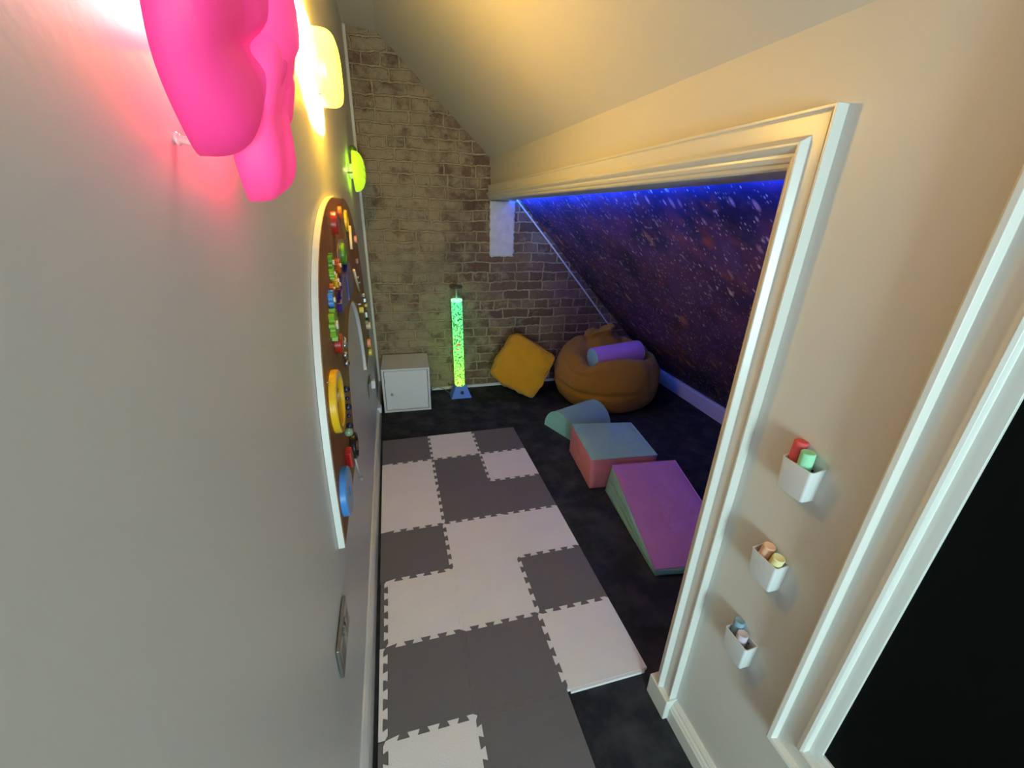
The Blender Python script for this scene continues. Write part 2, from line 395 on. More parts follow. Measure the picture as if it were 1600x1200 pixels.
for rr, m, lab in ((4, MATG, 'narrow grey edging strip along the left side of the fifth row'), (5, MATW, 'narrow white toothed edging strip along the left skirting near the socket'), (6, MATG, 'narrow grey edging strip at the left of the nearest white tile')):
    y0 = Y0 - rr*TQ; h = TQ
    P = [(.003, y0-.002), (.022, y0-.002)] + [(.0228 + b, y0 - a) for a, b in seam(h)] + [(.022, y0-h+.002), (.003, y0-h+.002)]
    o = obj('mat_edging_strip', prism(BM(), P, 'z', .0005, .0125), m); tag(o, lab, 'mat edging')
# front edging under the last white tile on the right
P = [(.612, Y0-6*TQ-.001), (.890, Y0-6*TQ-.001), (.886, Y0-6*TQ-.008), (.612, Y0-6*TQ-.008)]
o = obj('mat_edging_strip', prism(BM(), P, 'z', .0005, .0110), MATW); tag(o, 'thin white edging strip on the near edge of the right-hand white tile', 'mat edging')

# ---------------- cube cabinet ----------------
cab = thing('cube_cabinet', 'white cube cabinet with one door in the far left corner', 'cabinet', (.19, .615, 0), (0, 0, -.03))
CW = pm('cabinet_white', (.66, .65, .66), rough=.4)
bm = BM(); d, hh, ww = .175, .35, .174
box(bm, -ww, ww, -d, -d+.335, 0, .016); box(bm, -ww, ww, -d, -d+.335, hh-.016, hh)
box(bm, -ww, -ww+.016, -d, -d+.335, .016, hh-.016); box(bm, ww-.016, ww, -d, -d+.335, .016, hh-.016); box(bm, -ww+.016, ww-.016, -d+.32, -d+.335, .016, hh-.016)
obj('body', bm, CW, cab, bevel=.0015)
dr = obj('door', box(BM(), -ww+.019, ww-.019, -d+.004, -d+.020, .019, hh-.019), pm('cabinet_door_white', (.70, .71, .74), rough=.38), cab, bevel=.002)
bm = BM(); lathe(bm, [(0, 0), (.006, 0), (.006, .008), (.009, .012), (.009, .016), (0, .018)], 16, MX((-ww+.065, -d+.004, .15), (0,-1,0)))
obj('knob', bm, pm('knob_grey', (.35, .35, .37), rough=.4), dr, smooth=True)
# white plug at the cabinet's near side and its cable
pl = thing('wall_plug', 'small white plug low on the left wall beside the cube cabinet', 'plug', (-.012, .27, .1))
obj('body', box(BM(), -.018, .012, -.03, .03, -.0, .045), PLASTIC_W, pl, bevel=.006)
bm = BM(); tube(bm, [(.004, .02, .002), (.006, .035, -.03), (.010, .05, -.07), (.012, .09, -.092)], .003, 8)
obj('cable', bm, pm('dark_cable', (.02, .02, .02), rough=.5), pl, smooth=True)
bm = BM(); tube(bm, [(.375, .72, .02), (.40, .73, .045), (.44, .745, .052), (.49, .735, .035), (.53, .70, .012), (.55, .68, .006)], .003, 8)
tag(obj('lamp_cable', bm, pm('grey_cable', (.12, .12, .13), rough=.5), smooth=True), 'thin grey cable arching from behind the cabinet to the bubble tube', 'cable')

# ---------------- bubble tube lamp ----------------
bt = thing('bubble_tube_lamp', 'tall glowing green bubble tube with a blue pyramid foot before the brick wall', 'lamp', (.620, .640, 0))
BLUEP = pm('blue_metallic_plastic', (.08, .20, .75), rough=.5)
bm = BM(); hexa(bm, [(-.086,-.06,0),(.086,-.06,0),(.086,.07,0),(-.086,.07,0),(-.046,-.034,.10),(.046,-.034,.10),(.046,.044,.10),(-.046,.044,.10)])
base = obj('base', bm, BLUEP, bt, bevel=.003)
bm = BM(); lathe(bm, [(0, 0), (.013, 0), (.013, .006), (.009, .009), (0, .009)], 20, MX((.004, -.052, .05), (0,-1,.3)))
obj('control_knob', bm, pm('black_plastic', (.01, .01, .012), rough=.3), base, smooth=True)
def bubble_mat():
    t = NT('lit_bubbling_water'); tc = t.n('TexCoord'); O = tc.outputs['Object']
    mp = t.n('Mapping'); mp.inputs['Scale'].default_value = (1, 1, .75); t.l(O, mp.inputs[0])
    v = t.n('TexVoronoi'); v.inputs['Scale'].default_value = 75; t.l(mp.outputs[0], v.inputs['Vector'])
    nz = t.noise(mp.outputs[0], 60, 4, .6)
    sep = t.n('SeparateXYZ'); t.l(O, sep.inputs[0])
    g = t.n('MapRange'); t.l(sep.outputs['Z'], g.inputs[0]); g.inputs[1].default_value = .1; g.inputs[2].default_value = .8
    col = t.ramp(g.outputs[0], [(0, (.50, 1.0, .10)), (.35, (.22, .95, .12)), (1, (.10, .75, .30))])
    pat = t.ramp(t.math('ADD', t.math('MULTIPLY', v.outputs['Distance'], .55), t.math('MULTIPLY', nz.outputs['Fac'], .6)), [(.42, 0.0), (.62, 1.0)])
    mul = t.mix(1.0, col, pat, 'MULTIPLY')
    t.l(mul, t.b.inputs['Emission Color']); t.b.inputs['Emission Strength'].default_value = 1.5
    t.b.inputs['Base Color'].default_value = (.05, .3, .1, 1); t.b.inputs['Roughness'].default_value = .3
    return t.m
TR = .0455; lean = Vector((-.016, 0, 1)).normalized()
TM = MX((-.006, 0, .098), lean)
bm = BM(); lathe(bm, [(0, .004), (TR-.012, 0.0), (TR-.004, .008), (TR-.004, .695), (0, .695)], 32, TM)
wt = obj('water_column', bm, bubble_mat(), bt, smooth=True); wt['label'] = 'glowing green bubbling water'
bm = BM(); lathe(bm, [(0, .697), (TR-.003, .697), (TR-.003, .712), (0, .712)], 32, TM)
obj('water_surface', bm, pm('bright_water_line', (.2, .8, .4), emis=(.35, 1, .5), es=1.3), bt, smooth=True)
def clear_mat():
    t = NT('clear_acrylic'); tr = t.n('BsdfTransparent'); tr.inputs[0].default_value = (.93, .97, .95, 1)
    gl = t.n('BsdfGlossy'); gl.inputs['Roughness'].default_value = .05; mx = t.n('MixShader'); mx.inputs[0].default_value = .07
    t.l(tr.outputs[0], mx.inputs[1]); t.l(tr.outputs[0], mx.inputs[1]); t.l(gl.outputs[0], mx.inputs[2])
    t.l(mx.outputs[0], t.nt.nodes['Material Output'].inputs['Surface']); return t.m
CLEAR = clear_mat()
bm = BM(); lathe(bm, [(TR, 0), (TR, .805)], 32, TM)
obj('acrylic_tube', bm, CLEAR, bt, smooth=True)
bm = BM(); lathe(bm, [(0, .800), (TR+.004, .800), (TR+.004, .812), (TR-.012, .818), (.008, .82), (.006, .832), (0, .834)], 32, TM)
obj('lid', bm, pm('brown_lid', (.10, .07, .05), rough=.4), bt, smooth=True)
bm = BM(); lathe(bm, [(0, .70), (.006, .70), (.006, .80), (0, .80)], 12, TM)
obj('air_pipe', bm, pm('pale_pipe', (.5, .6, .5), rough=.4), bt, smooth=True)
def fish(z, x, s, col, lab):
    o = bpy.data.objects.new('toy_fish', None); C.objects.link(o); o.location = (.620 + x, .640 - .048, z)
    tag(o, lab, 'toy fish', 'toy fish in the bubble tube')
    m = pm('fish_' + lab.split()[0], col, rough=.4, emis=col, es=.25)
    bm = BM(); ball(bm, (0, 0, 0), s, 12, sc3=(1.25, .4, .75)); obj('body', bm, m, o, smooth=True)
    obj('tail', prism(BM(), [(-s*1.1, 0), (-s*1.9, s*.7), (-s*1.7, 0), (-s*1.9, -s*.7)], 'y', -.001, .001), m, o)
fish(.462, -.016, .012, (.95, .18, .05), 'orange toy fish floating half way up the green bubble tube')
fish(.425, -.022, .008, (.9, .35, .15), 'paler small toy fish just under the orange one in the bubble tube')
fish(.665, .006, .007, (.01, .10, .09), 'dark teal toy fish near the top of the bubble tube')
fish(.355, -.010, .008, (.02, .16, .10), 'dark green toy fish low in the bubble tube')
# ---------------- mustard square cushion ----------------
def puff(name, sx, sy, sz, k, mat, parent, wr=.004, seedz=0, bev=.8):
    """puffed rounded box"""
    bm = BM(); bmesh.ops.create_cube(bm, size=2); bmesh.ops.subdivide_edges(bm, edges=bm.edges[:], cuts=22, use_grid_fill=True)
    for v in bm.verts:
        c = v.co.copy(); n = 9.0
        l = (abs(c.x)**n + abs(c.y)**n + abs(c.z)**n)**(1/n)
        c /= l
        p = Vector((c.x*(1 + k*(1-c.y**2)*(1-c.z**2)*.5), c.y*(1 + k*(1-c.x**2)*(1-c.z**2)), c.z*(1 + k*(1-c.x**2)*(1-c.y**2)*.5)))
        w1 = noise.noise(Vector((c.x*2.2+seedz, c.y*2.2, c.z*2.2)))*wr*2 + noise.noise(Vector((c.x*6+seedz, c.y*6, c.z*3)))*wr
        p = Vector((p.x*sx, p.y*sy, p.z*sz)) + c.normalized()*w1
        v.co = p
    return obj(name, bm, mat, parent, smooth=True)
cu = thing('square_cushion', 'bright mustard square pouf cushion tipped on its corner against the brick wall', 'cushion', (1.125, .565, .262))
cu.rotation_euler = (Matrix.Rotation(math.radians(-14), 3, 'Z') @ Matrix.Rotation(math.radians(-20), 3, 'X') @ Matrix.Rotation(math.radians(29), 3, 'Y')).to_euler()
puff('body', .200, .125, .196, .13, MUST2, cu, .011, 3)
bm = BM()
for sx_ in (1,):
    pts = []
    for i in range(60):
        a = 2*PI*i/59; c_, s_ = math.cos(a), math.sin(a); l = (abs(c_)**7 + abs(s_)**7)**(1/7)
        pts.append((.199*c_/l, -.105, .195*s_/l))
    tube(bm, pts, .0035, 6)
sm = obj('seam_piping', bm, MUST2, cu, smooth=True)
bm = BM(); bmesh.ops.create_cube(bm, size=2); bmesh.ops.subdivide_edges(bm, edges=bm.edges[:], cuts=3, use_grid_fill=True)
for v in bm.verts: v.co = Vector((v.co.x*.045*(1-.25*v.co.z), v.co.y*.03, v.co.z*.012)) + Vector((-.135, -.02, .198)); v.co.z += .010*noise.noise(v.co*40)
obj('gathered_corner', bm, MUST2, cu, smooth=True, subsurf=2)

# ---------------- bean bag ----------------
bb = thing('bean_bag', 'big round mustard corduroy bean bag slumped under the mural, gathered at the top', 'bean bag', (1.80, .372, 0))
prof = [(0,.004),(.16,.002),(.28,.003),(.345,.018),(.385,.055),(.412,.11),(.425,.17),(.425,.235),(.412,.30),(.385,.355),(.345,.395),(.295,.418),(.24,.420),(.19,.405),(.14,.385),(.08,.37),(0,.365)]
bm = BM(); rings = []; n = 120
def interp(t):
    x = t*(len(prof)-1); i = min(int(x), len(prof)-2); q = x - i
    p0 = prof[max(i-1,0)]; p1 = prof[i]; p2 = prof[i+1]; p3 = prof[min(i+2, len(prof)-1)]
    cr = lambda a,b,c,d: .5*((2*b) + (-a+c)*q + (2*a-5*b+4*c-d)*q*q + (-a+3*b-3*c+d)*q**3)
    return max(0, cr(p0[0],p1[0],p2[0],p3[0])), max(.001, cr(p0[1],p1[1],p2[1],p3[1]))
M_ = 72
for j in range(M_+1):
    t = j/M_; rr, z = interp(t)
    if j in (0, M_): rings.append([bm.verts.new((0, 0, z))]); continue
    ring = []
    for i in range(n):
        a = 2*PI*i/n; ca, sa = math.cos(a), math.sin(a)
        s = max(0, min(1, (t-.12)/.3))
        fold = .016*noise.noise(Vector((ca*2.2, sa*2.2, z*5))) + .009*noise.noise(Vector((ca*6, sa*6, z*16))) + .004*noise.noise(Vector((ca*14, sa*14, z*30)))
        # long creases: one running across the left front, others near the rim
        crease = -.030*math.exp(-((z - (.235 - .06*math.cos(a-3.7)))/.014)**2)*max(0, math.cos(a-3.75))**2
        crease += -.016*math.exp(-((z - (.33 + .03*math.sin(3*a)))/.012)**2)*max(0, math.sin(a*2+1))
        back = max(0, sa)            # rises toward the wall
        zz = z + (t > .45)*(min(1, (t-.45)/.2))*(.060*back*(rr/.35) + .02*max(0, -ca)*(rr/.4))
        R_ = rr + s*(fold + crease)
        x, y = R_*ca, R_*sa*.98
        if t > .4:
            ft = min(1, (t-.4)/.15)
            zz += ft*(.020*noise.noise(Vector((x*9, y*9, 4))) + .010*noise.noise(Vector((x*22, y*22, 8))) + .04*math.exp(-((y + .34)/.10)**2) + .015*math.exp(-((x - .30)/.12)**2)*(1 if y > -.2 else .5))
            zz -= ft*.135*math.exp(-((x + .02)/.25)**4 - ((y + .115)/.125)**4)
        ring.append(bm.verts.new((x, y, zz)))
    rings.append(ring)
for A, B in zip(rings, rings[1:]):
    for i in range(n):
        j = (i+1) % n
        if len(A) == 1: bm.faces.new((A[0], B[j], B[i]))
        elif len(B) == 1: bm.faces.new((A[i], A[j], B[0]))
        else: bm.faces.new((A[i], A[j], B[j], B[i]))
obj('body', bm, MUST, bb, smooth=True)
# gathered neck of the bag
bm = BM(); rings = []; n = 64
for j, (rr, z) in enumerate([(.150, -.05), (.125, -.01), (.105, .02), (.092, .04), (.098, .06), (.108, .078), (.100, .092), (.070, .088), (.040, .065), (.012, .05)]):
    ring = []
    for i in range(n):
        a = 2*PI*i/n
        q = 1 + (.07 + .008*j)*math.sin(6*a + .5*j) + .10*noise.noise(Vector((math.cos(a)*2, math.sin(a)*2, j*.4)))
        ring.append(bm.verts.new((rr*q*math.cos(a)*1.15, rr*q*math.sin(a)*.8 - .15*z, z + .012*math.sin(3*a+1) + .006*math.sin(8*a))))
    rings.append(ring)
for A, B in zip(rings, rings[1:]):
    for i in range(n): bm.faces.new((A[i], A[(i+1)%n], B[(i+1)%n], B[i]))
bm.faces.new(rings[-1])
gn = obj('gathered_neck', bm, MUST, bb, smooth=True); gn.location = (-.02, .13, .475); gn.rotation_euler = (-.1, -.25, 0)

# ---------------- foam roll on the bag ----------------
ro = thing('foam_roll', 'lilac foam roll with mint ends lying on top of the bean bag', 'foam roll', (1.785, .235, .425), (0, -.07, .08))
bm = BM(); L_ = .205; R_ = .088
prof = [(R_-.004, -L_), (R_, -L_+.006), (R_+.001, -.1), (R_, 0), (R_+.001, .1), (R_, L_-.006), (R_-.004, L_)]
lathe(bm, prof, 48, MX((0,0,0), (1,0,0)))
obj('cover', bm, LILAC, ro, smooth=True)
for s in (-1, 1):
    bm = BM(); lathe(bm, [(R_-.004, 0), (R_-.012, .005), (.04, .009), (0, .010)], 48, MX((s*L_, 0, 0), (s,0,0)))
    e = obj('end_panel', bm, MINT, ro, smooth=True); e['label'] = 'mint end panel'
    bm = BM(); tube(bm, [(s*L_, (R_-.002)*math.cos(2*PI*k/40), (R_-.002)*math.sin(2*PI*k/40)) for k in range(41)], .0025, 6)
    obj('piping', bm, LILAC, ro, smooth=True)

# ---------------- soft play blocks ----------------
def softpoly(bm, base, top, mis, cuts=24, puffk=.010, seed=0):
    """hexahedron from 4 base and 4 top corners with rounded, slightly puffed cloth faces"""
    import itertools
    b, t_ = [Vector(p) for p in base], [Vector(p) for p in top]
    quads = {'bot': (b[3], b[2], b[1], b[0]), 'top': (t_[0], t_[1], t_[2], t_[3]), 'front': (b[0], b[1], t_[1], t_[0]),
             'right': (b[1], b[2], t_[2], t_[1]), 'back': (b[2], b[3], t_[3], t_[2]), 'left': (b[3], b[0], t_[0], t_[3])}
    for k, (q, mi) in enumerate(zip(('bot', 'top', 'front', 'right', 'back', 'left'), mis)):
        A, B, D, E = quads[q]; nrm = (B-A).cross(E-A).normalized(); g = []
        for i in range(cuts+1):
            u_ = i/cuts; row = []
            for j in range(cuts+1):
                v_ = j/cuts
                p = A.lerp(B, u_).lerp(E.lerp(D, u_), v_)
                e = min(u_, 1-u_, v_, 1-v_)
                bulge = puffk*(16*u_*(1-u_)*v_*(1-v_))**.5 if q != 'bot' else 0
                wr = (.005*noise.noise(Vector((u_*4+seed, v_*4, k*3.3))) + .0035*noise.noise(Vector((u_*9+v_*5+seed, v_*7-u_*4, k*1.3))))*(min(1, e*8)) if q != 'bot' else 0
                row.append(bm.verts.new(p + nrm*(bulge + wr)))
            g.append(row)
        for i in range(cuts):
            for j in range(cuts):
                fc = bm.faces.new((g[i][j], g[i+1][j], g[i+1][j+1], g[i][j+1])); fc.material_index = mi
    bmesh.ops.remove_doubles(bm, verts=bm.verts[:], dist=.0002)
    return bm
def panelled(name_things, parts_def, parent):
    """split cloth body in colour panels: each panel its own mesh"""
    for nm, quad_idx, mat, base, top, seed, lab in parts_def:
        mis = [0]*6; bm = BM(); softpoly(bm, base, top, [0, 1, 2, 3, 4, 5], seed=seed)
        dele = [fc for fc in bm.faces if fc.material_index not in quad_idx]
        bmesh.ops.delete(bm, geom=dele, context='FACES')
        for fc in bm.faces: fc.material_index = 0
        # recalc would flip open shells unpredictably; keep winding
        me = bpy.data.meshes.new(nm); bm.to_mesh(me); bm.free(); me.materials.append(mat)
        for p in me.polygons: p.use_smooth = True
        o = bpy.data.objects.new(nm, me); link(o, parent)
        if lab: o['label'] = lab
def pipe_loop(pts, parent, mat, rad=.003, name='piping'):
    bm = BM(); P = [Vector(p) for p in pts]; out = []
    for a, b in zip(P, P[1:] + P[:1]):
        out += [a.lerp(b, k/6) for k in range(6)]
    out.append(out[0]); tube(bm, out, rad, 6); return obj(name, bm, mat, parent, smooth=True)
# square block
bk = thing('foam_block', 'square foam block with mint top and coral sides between arch and wedge', 'foam block', (1.345, -.575, 0))
o_ = Vector((1.345, -.575, 0))
base = [(1.143,-.762,0),(1.520,-.800,0),(1.560,-.432,0),(1.185,-.362,0)]; top = [(1.130,-.775,.203),(1.517,-.812,.203),(1.568,-.432,.203),(1.181,-.368,.203)]
rel = lambda L: [tuple(Vector(p) - o_) for p in L]
panelled('b', [('side_panels', (2,3,4,5), PINKC, rel(base), rel(top), 1, 'coral sides'), ('top_panel', (1,), MINT, rel(base), rel(top), 2, 'mint top'), ('bottom_panel', (0,), PINKC, rel(base), rel(top), 3, None)], bk)
pipe_loop(rel(top), bk, MINT)
# wedge
wg = thing('foam_wedge', 'long foam wedge ramp with lilac slope and mint sides', 'foam wedge', (1.36, -1.1, 0)); o_ = Vector((1.36, -1.1, 0))
base = [(1.160,-1.402,0),(1.560,-1.445,0),(1.610,-.835,0),(1.222,-.800,0)]; top = [(1.152,-1.404,.042),(1.560,-1.448,.042),(1.592,-.872,.195),(1.222,-.838,.195)]
panelled('w', [('side_panels', (2,3,4,5), MINT, rel(base), rel(top), 5, 'mint sides'), ('slope_panel', (1,), LILAC, rel(base), rel(top), 6, 'lilac slope'), ('bottom_panel', (0,), MINT, rel(base), rel(top), 7, None)], wg)
pipe_loop(rel(top), wg, LILAC)
# half round
hr = thing('foam_half_roll', 'mint half-round foam bolster lying flat side down before the bean bag', 'foam bolster', (1.20, -.125, 0), (0, 0, math.radians(21)))
def arch_pts(R_, H_): return [(R_*math.cos(PI*k/28), H_*math.sin(PI*k/28)) for k in range(29)]
bm = BM(); LH = .372
rows = [[bm.verts.new((LH*i/12, a, b + .002*noise.noise(Vector((i*.8, a*12, b*12))))) for (a, b) in arch_pts(.150, .158)] for i in range(13)]
for A, B in zip(rows, rows[1:]):
    for i in range(28): bm.faces.new((A[i], A[i+1], B[i+1], B[i]))
obj('curved_cover', bm, MINT, hr, smooth=True)
for xx in (0, LH):
    bm = BM(); fc = bm.faces.new([bm.verts.new((xx, a, b)) for a, b in arch_pts(.150, .158)]); bmesh.ops.triangulate(bm, faces=[fc])
    obj('end_panel', bm, pm('mint_cloth_end', (.33, .68, .66), rough=.85, bump=.5, bscale=420), hr)
    bm = BM(); tube(bm, [(xx, a, b) for a, b in arch_pts(.150, .158)], .003, 6); obj('piping', bm, MINT, hr, smooth=True)
bm = BM(); box(bm, 0.002, LH-.002, -.148, .148, 0, .004); obj('flat_base', bm, MINT, hr)

# ---------------- busy board ----------------
board = thing('busy_board', 'arch-shaped wooden sensory board with white edge on the left wall', 'sensory board', (-.03, -.84, .69))
def P3(x, y, z): return (x + .03, y + .84, z - .69)
def arch_outline():
    out = []; n = 2.75
    for k in range(61):
        a = PI*k/60; c_, s_ = math.cos(a), math.sin(a)
        l = (abs(c_)**n + abs(s_)**n)**(1/n)
        out.append((-.84*1.0 + .835*c_/l*1.0, .69 + .80*s_/l))
    inn = []
    for k in range(41):
        a = PI*k/40; inn.append((-.84 - .40*math.cos(a), .69 + .42*math.sin(a)**.9))
    return out, inn
oo, ii = arch_outline()
def shape(bm, o2, i2, x0, x1, inset=0):
    def tr(L, s): return [((y+.84), (z-.69)) for y, z in L]
    poly = tr(oo, 0) + tr(ii, 0)
    if inset:
        poly = [(y*(1-inset/.8) if abs((y)) > .5 or z > .5 else y*(1+inset/.42), z) for y, z in poly]
        poly = [(y, min(z, .80-inset*1.0) if z > .5 else z + (inset if z < .02 else 0) + (inset if abs(y) < .42 else 0)) for y, z in poly]
    return prism(bm, poly, 'x', x0, x1)
obj('backing_panel', shape(BM(), oo, ii, .001, .0155), pm('white_laminate_edge', (.72, .69, .67), rough=.4), board)
def wood_print():
    t = NT('printed_wood_face'); tc = t.n('TexCoord'); O = tc.outputs['Object']
    v = t.n('TexVoronoi'); v.inputs['Scale'].default_value = 3.2; v.inputs['Randomness'].default_value = .8; t.l(O, v.inputs['Vector'])
    s3 = t.n('SeparateColor'); t.l(v.outputs['Color'], s3.inputs[0])
    col = t.ramp(s3.outputs[0], [(0, (.22, .06, .015)), (.3, (.36, .13, .03)), (.5, (.20, .17, .07)), (.7, (.26, .08, .03)), (1, (.34, .20, .08))])
    mp = t.n('Mapping'); mp.inputs['Scale'].default_value = (1, 1.5, 22); t.l(O, mp.inputs[0])
    nz = t.noise(mp.outputs[0], 4, 5, .6)
    col = t.mix(t.math('MULTIPLY', nz.outputs['Fac'], .45), col, (.05, .025, .01))
    t.l(col, t.b.inputs['Base Color']); t.b.inputs['Roughness'].default_value = .5
    return t.m
obj('printed_face', shape(BM(), oo, ii, .0155, .0172, .006), wood_print(), board)
def gloss(name, c): return pm('toy_' + name, c, rough=.28, coat=.3)
G = dict(green=gloss('green', (.10, .28, .02)), lime=gloss('lime', (.22, .42, .03)), orange=gloss('orange', (.80, .17, .03)), yellow=gloss('yellow', (.85, .48, .015)), red=gloss('red', (.38, .02, .012)),
         brightred=gloss('bright_red', (.62, .03, .03)), blue=gloss('blue', (.06, .24, .62)), peach=gloss('peach', (.85, .33, .2)), lemon=gloss('lemon', (.75, .65, .12)), cream=gloss('cream', (.75, .58, .4)),
         chrome=pm('chrome', (.7, .7, .72), rough=.12, metal=1), black=gloss('black', (.01, .01, .015)), navy=gloss('navy', (.03, .02, .28)), silver=pm('brushed_steel', (.42, .41, .42), rough=.3, metal=.9), sage=gloss('sage', (.2, .28, .18)), brown=gloss('brown', (.14, .05, .02)))
XF = -.013
def cyl(name, y, z, rr, hgt, mat, lab=None, hole=0, parent=board, x0=XF):
    m = MX(P3(x0 - (0.002), y, z), (1,0,0)); hgt += .002; bm = BM(); e = min(.003, rr*.15)
    if hole: lathe(bm, [(hole, 0), (rr, 0), (rr, hgt-e), (rr-e, hgt), (hole+e, hgt), (hole, hgt-e), (hole, 0)], 40, m)
    else: lathe(bm, [(0, 0), (rr, 0), (rr, hgt-e), (rr-e, hgt), (0, hgt)], 32, m)
    o = obj(name, bm, mat, parent, smooth=True); o.modifiers.new('e', 'EDGE_SPLIT').split_angle = .7
    if lab: o['label'] = lab
    return o
def gear(y, z, rr, hgt, mat, lab, teeth=7, x0=XF):
    P = []
    for k in range(teeth*10):
        a = 2*PI*k/(teeth*10); q = rr*(1 + .17*math.tanh(2.2*math.sin(teeth*a)))/1.12
        P.append((q*math.cos(a), q*math.sin(a)))
    x, yy, zz = P3(x0, y, z); bm = BM(); prism(bm, [(a+yy, b+zz) for a, b in P], 'x', x-.002, x+hgt)
    o = obj('toy_gear', bm, mat, board); bv = o.modifiers.new('b', 'BEVEL'); bv.width = .0015; bv.limit_method = 'ANGLE'
    o['label'] = lab; cyl('gear_hub', y, z, rr*.28, .004, G['cream'], parent=board, x0=x0+hgt)
    return o
r_ = cyl('toy_ring', -1.526, 1.02, .079, .016, G['yellow'], 'large yellow ring like a steering wheel', hole=.060)
bm = BM(); x, y, z = P3(XF, -1.526, 1.02)
for k in range(1):
    box(bm, x, x+.006, y-.061, y+.061, z-.008, z+.008)
obj('wheel_spoke', bm, G['yellow'], board)
cyl('toy_disc', -1.592, .798, .063, .016, G['blue'], 'blue round disc', hole=.012)
cyl('toy_ring', -.948, 1.309, .036, .013, G['green'], 'green ring', hole=.020)
cyl('toy_knob', -1.102, 1.413, .034, .017, G['red'], 'dark red knob')
cyl('toy_knob', -.891, 1.439, .020, .012, G['orange'], 'small orange knob')
cyl('toy_ring', -.674, 1.404, .040, .010, G['yellow'], 'small yellow ring', hole=.018)
cyl('toy_knob', -.319, 1.308, .017, .012, G['peach'], 'peach peg')
cyl('toy_block', -.489, 1.008, .014, .019, G['lemon'], 'lemon yellow peg')
cyl('toy_block', -.180, .698, .021, .017, G['lemon'], 'pale yellow peg at the foot')
cyl('toy_block', -.21, .76, .024, .018, G['peach'], 'coral peg')
cyl('toy_block', -.16, .845, .020, .024, G['cream'], 'wooden bead')
gear(-1.282, 1.322, .024, .010, G['green'], 'green gear at the top of the chain', 6)
gear(-1.300, 1.296, .017, .012, G['lime'], 'lime gear', 6)
gear(-1.147, 1.297, .021, .012, G['orange'], 'orange gear')
gear(-1.270, 1.272, .019, .015, G['yellow'], 'yellow gear')
gear(-1.330, 1.262, .012, .009, G['orange'], 'tiny orange gear', 5)
gear(-1.375, 1.240, .024, .012, G['blue'], 'blue gear', 6)
gear(-1.403, 1.181, .041, .014, G['lime'], 'lime green gear', 9)
cyl('toy_block', -1.366, 1.119, .028, .018, G['red'], 'dark red block')
gear(-1.20, 1.25, .018, .010, G['red'], 'red gear', 6)
# mirror in a black rim, chrome face
mr = cyl('toy_mirror', -1.358, .792, .041, .014, G['black'], 'round black-rimmed mirror', hole=.033, x0=XF+.005)
cyl('mirror_face', -1.358, .792, .034, .010, G['chrome'], parent=board, x0=XF+.005)
cyl('mirror_hub', -1.355, .790, .015, .016, G['brown'], parent=board, x0=XF+.005)
# string of black beads
pts = [(-1.43, 1.010), (-1.435, .985), (-1.442, .962), (-1.45, .940), (-1.462, .915), (-1.47, .893)]
bm = BM()
for k, (y, z) in enumerate(pts): ball(bm, P3(.006, y, z), .0095 if k % 2 == 0 else .006, 12)
obj('bead_string', bm, pm('glossy_navy_bead', (.015, .02, .05), rough=.15), board, smooth=True)
bm = BM(); ball(bm, P3(.004, -1.478, .905), .012, 14); obj('bead', bm, G['sage'], board, smooth=True)
# red tongue, slim white beater with ball
bm = BM(); prism(bm, [(a, b) for a, b in [(P3(0,-1.50,.89)[1], .16), (P3(0,-1.47,.89)[1], .165), (P3(0,-1.45,.89)[1], .125), (P3(0,-1.475,.89)[1], .10), (P3(0,-1.50,.89)[1], .12)]], 'x', .017, .034)
obj('toy_flap', bm, G['brightred'], board, bevel=.002)
bm = BM(); tube(bm, [P3(-.010, -1.33, .735), P3(-.02, -1.17, .545)], .0028, 8); hm = obj('toy_beater', bm, pm('beater_grey', (.45, .44, .45), rough=.5), board, smooth=True)
bm = BM(); ball(bm, P3(-.019, -1.165, .540), .008, 14); hb = obj('beater_ball', bm, pm('beater_grey_dark', (.28, .25, .26), rough=.5), board, smooth=True)
# dark glossy violet plates
bm = BM(); x = P3(XF, 0, 0)[0]
prism(bm, [(P3(0,y,z)[1], P3(0,y,z)[2]) for y, z in [(-1.25,1.178),(-1.24,1.20),(-1.16,1.235),(-1.10,1.26),(-1.06,1.25),(-1.05,1.20),(-1.06,1.165)]], 'x', x-.001, x+.014)
obj('glossy_plate', bm, G['navy'], board, bevel=.001)
bm = BM(); prism(bm, [(P3(0,y,z)[1], P3(0,y,z)[2]) for y, z in [(-1.0,1.16),(-1.0,1.24),(-.94,1.275),(-.86,1.27),(-.80,1.22),(-.80,1.165)]], 'x', x-.001, x+.014)
obj('glossy_plate', bm, G['navy'], board, bevel=.001)
bm = BM(); prism(bm, [(P3(0,y,z)[1], P3(0,y,z)[2]) for y, z in [(-1.10,1.27),(-1.08,1.33),(-1.0,1.36),(-.86,1.35),(-.82,1.28),(-.98,1.285)]], 'x', x-.001, x+.003)
obj('steel_plate', bm, G['silver'], board, bevel=.001)
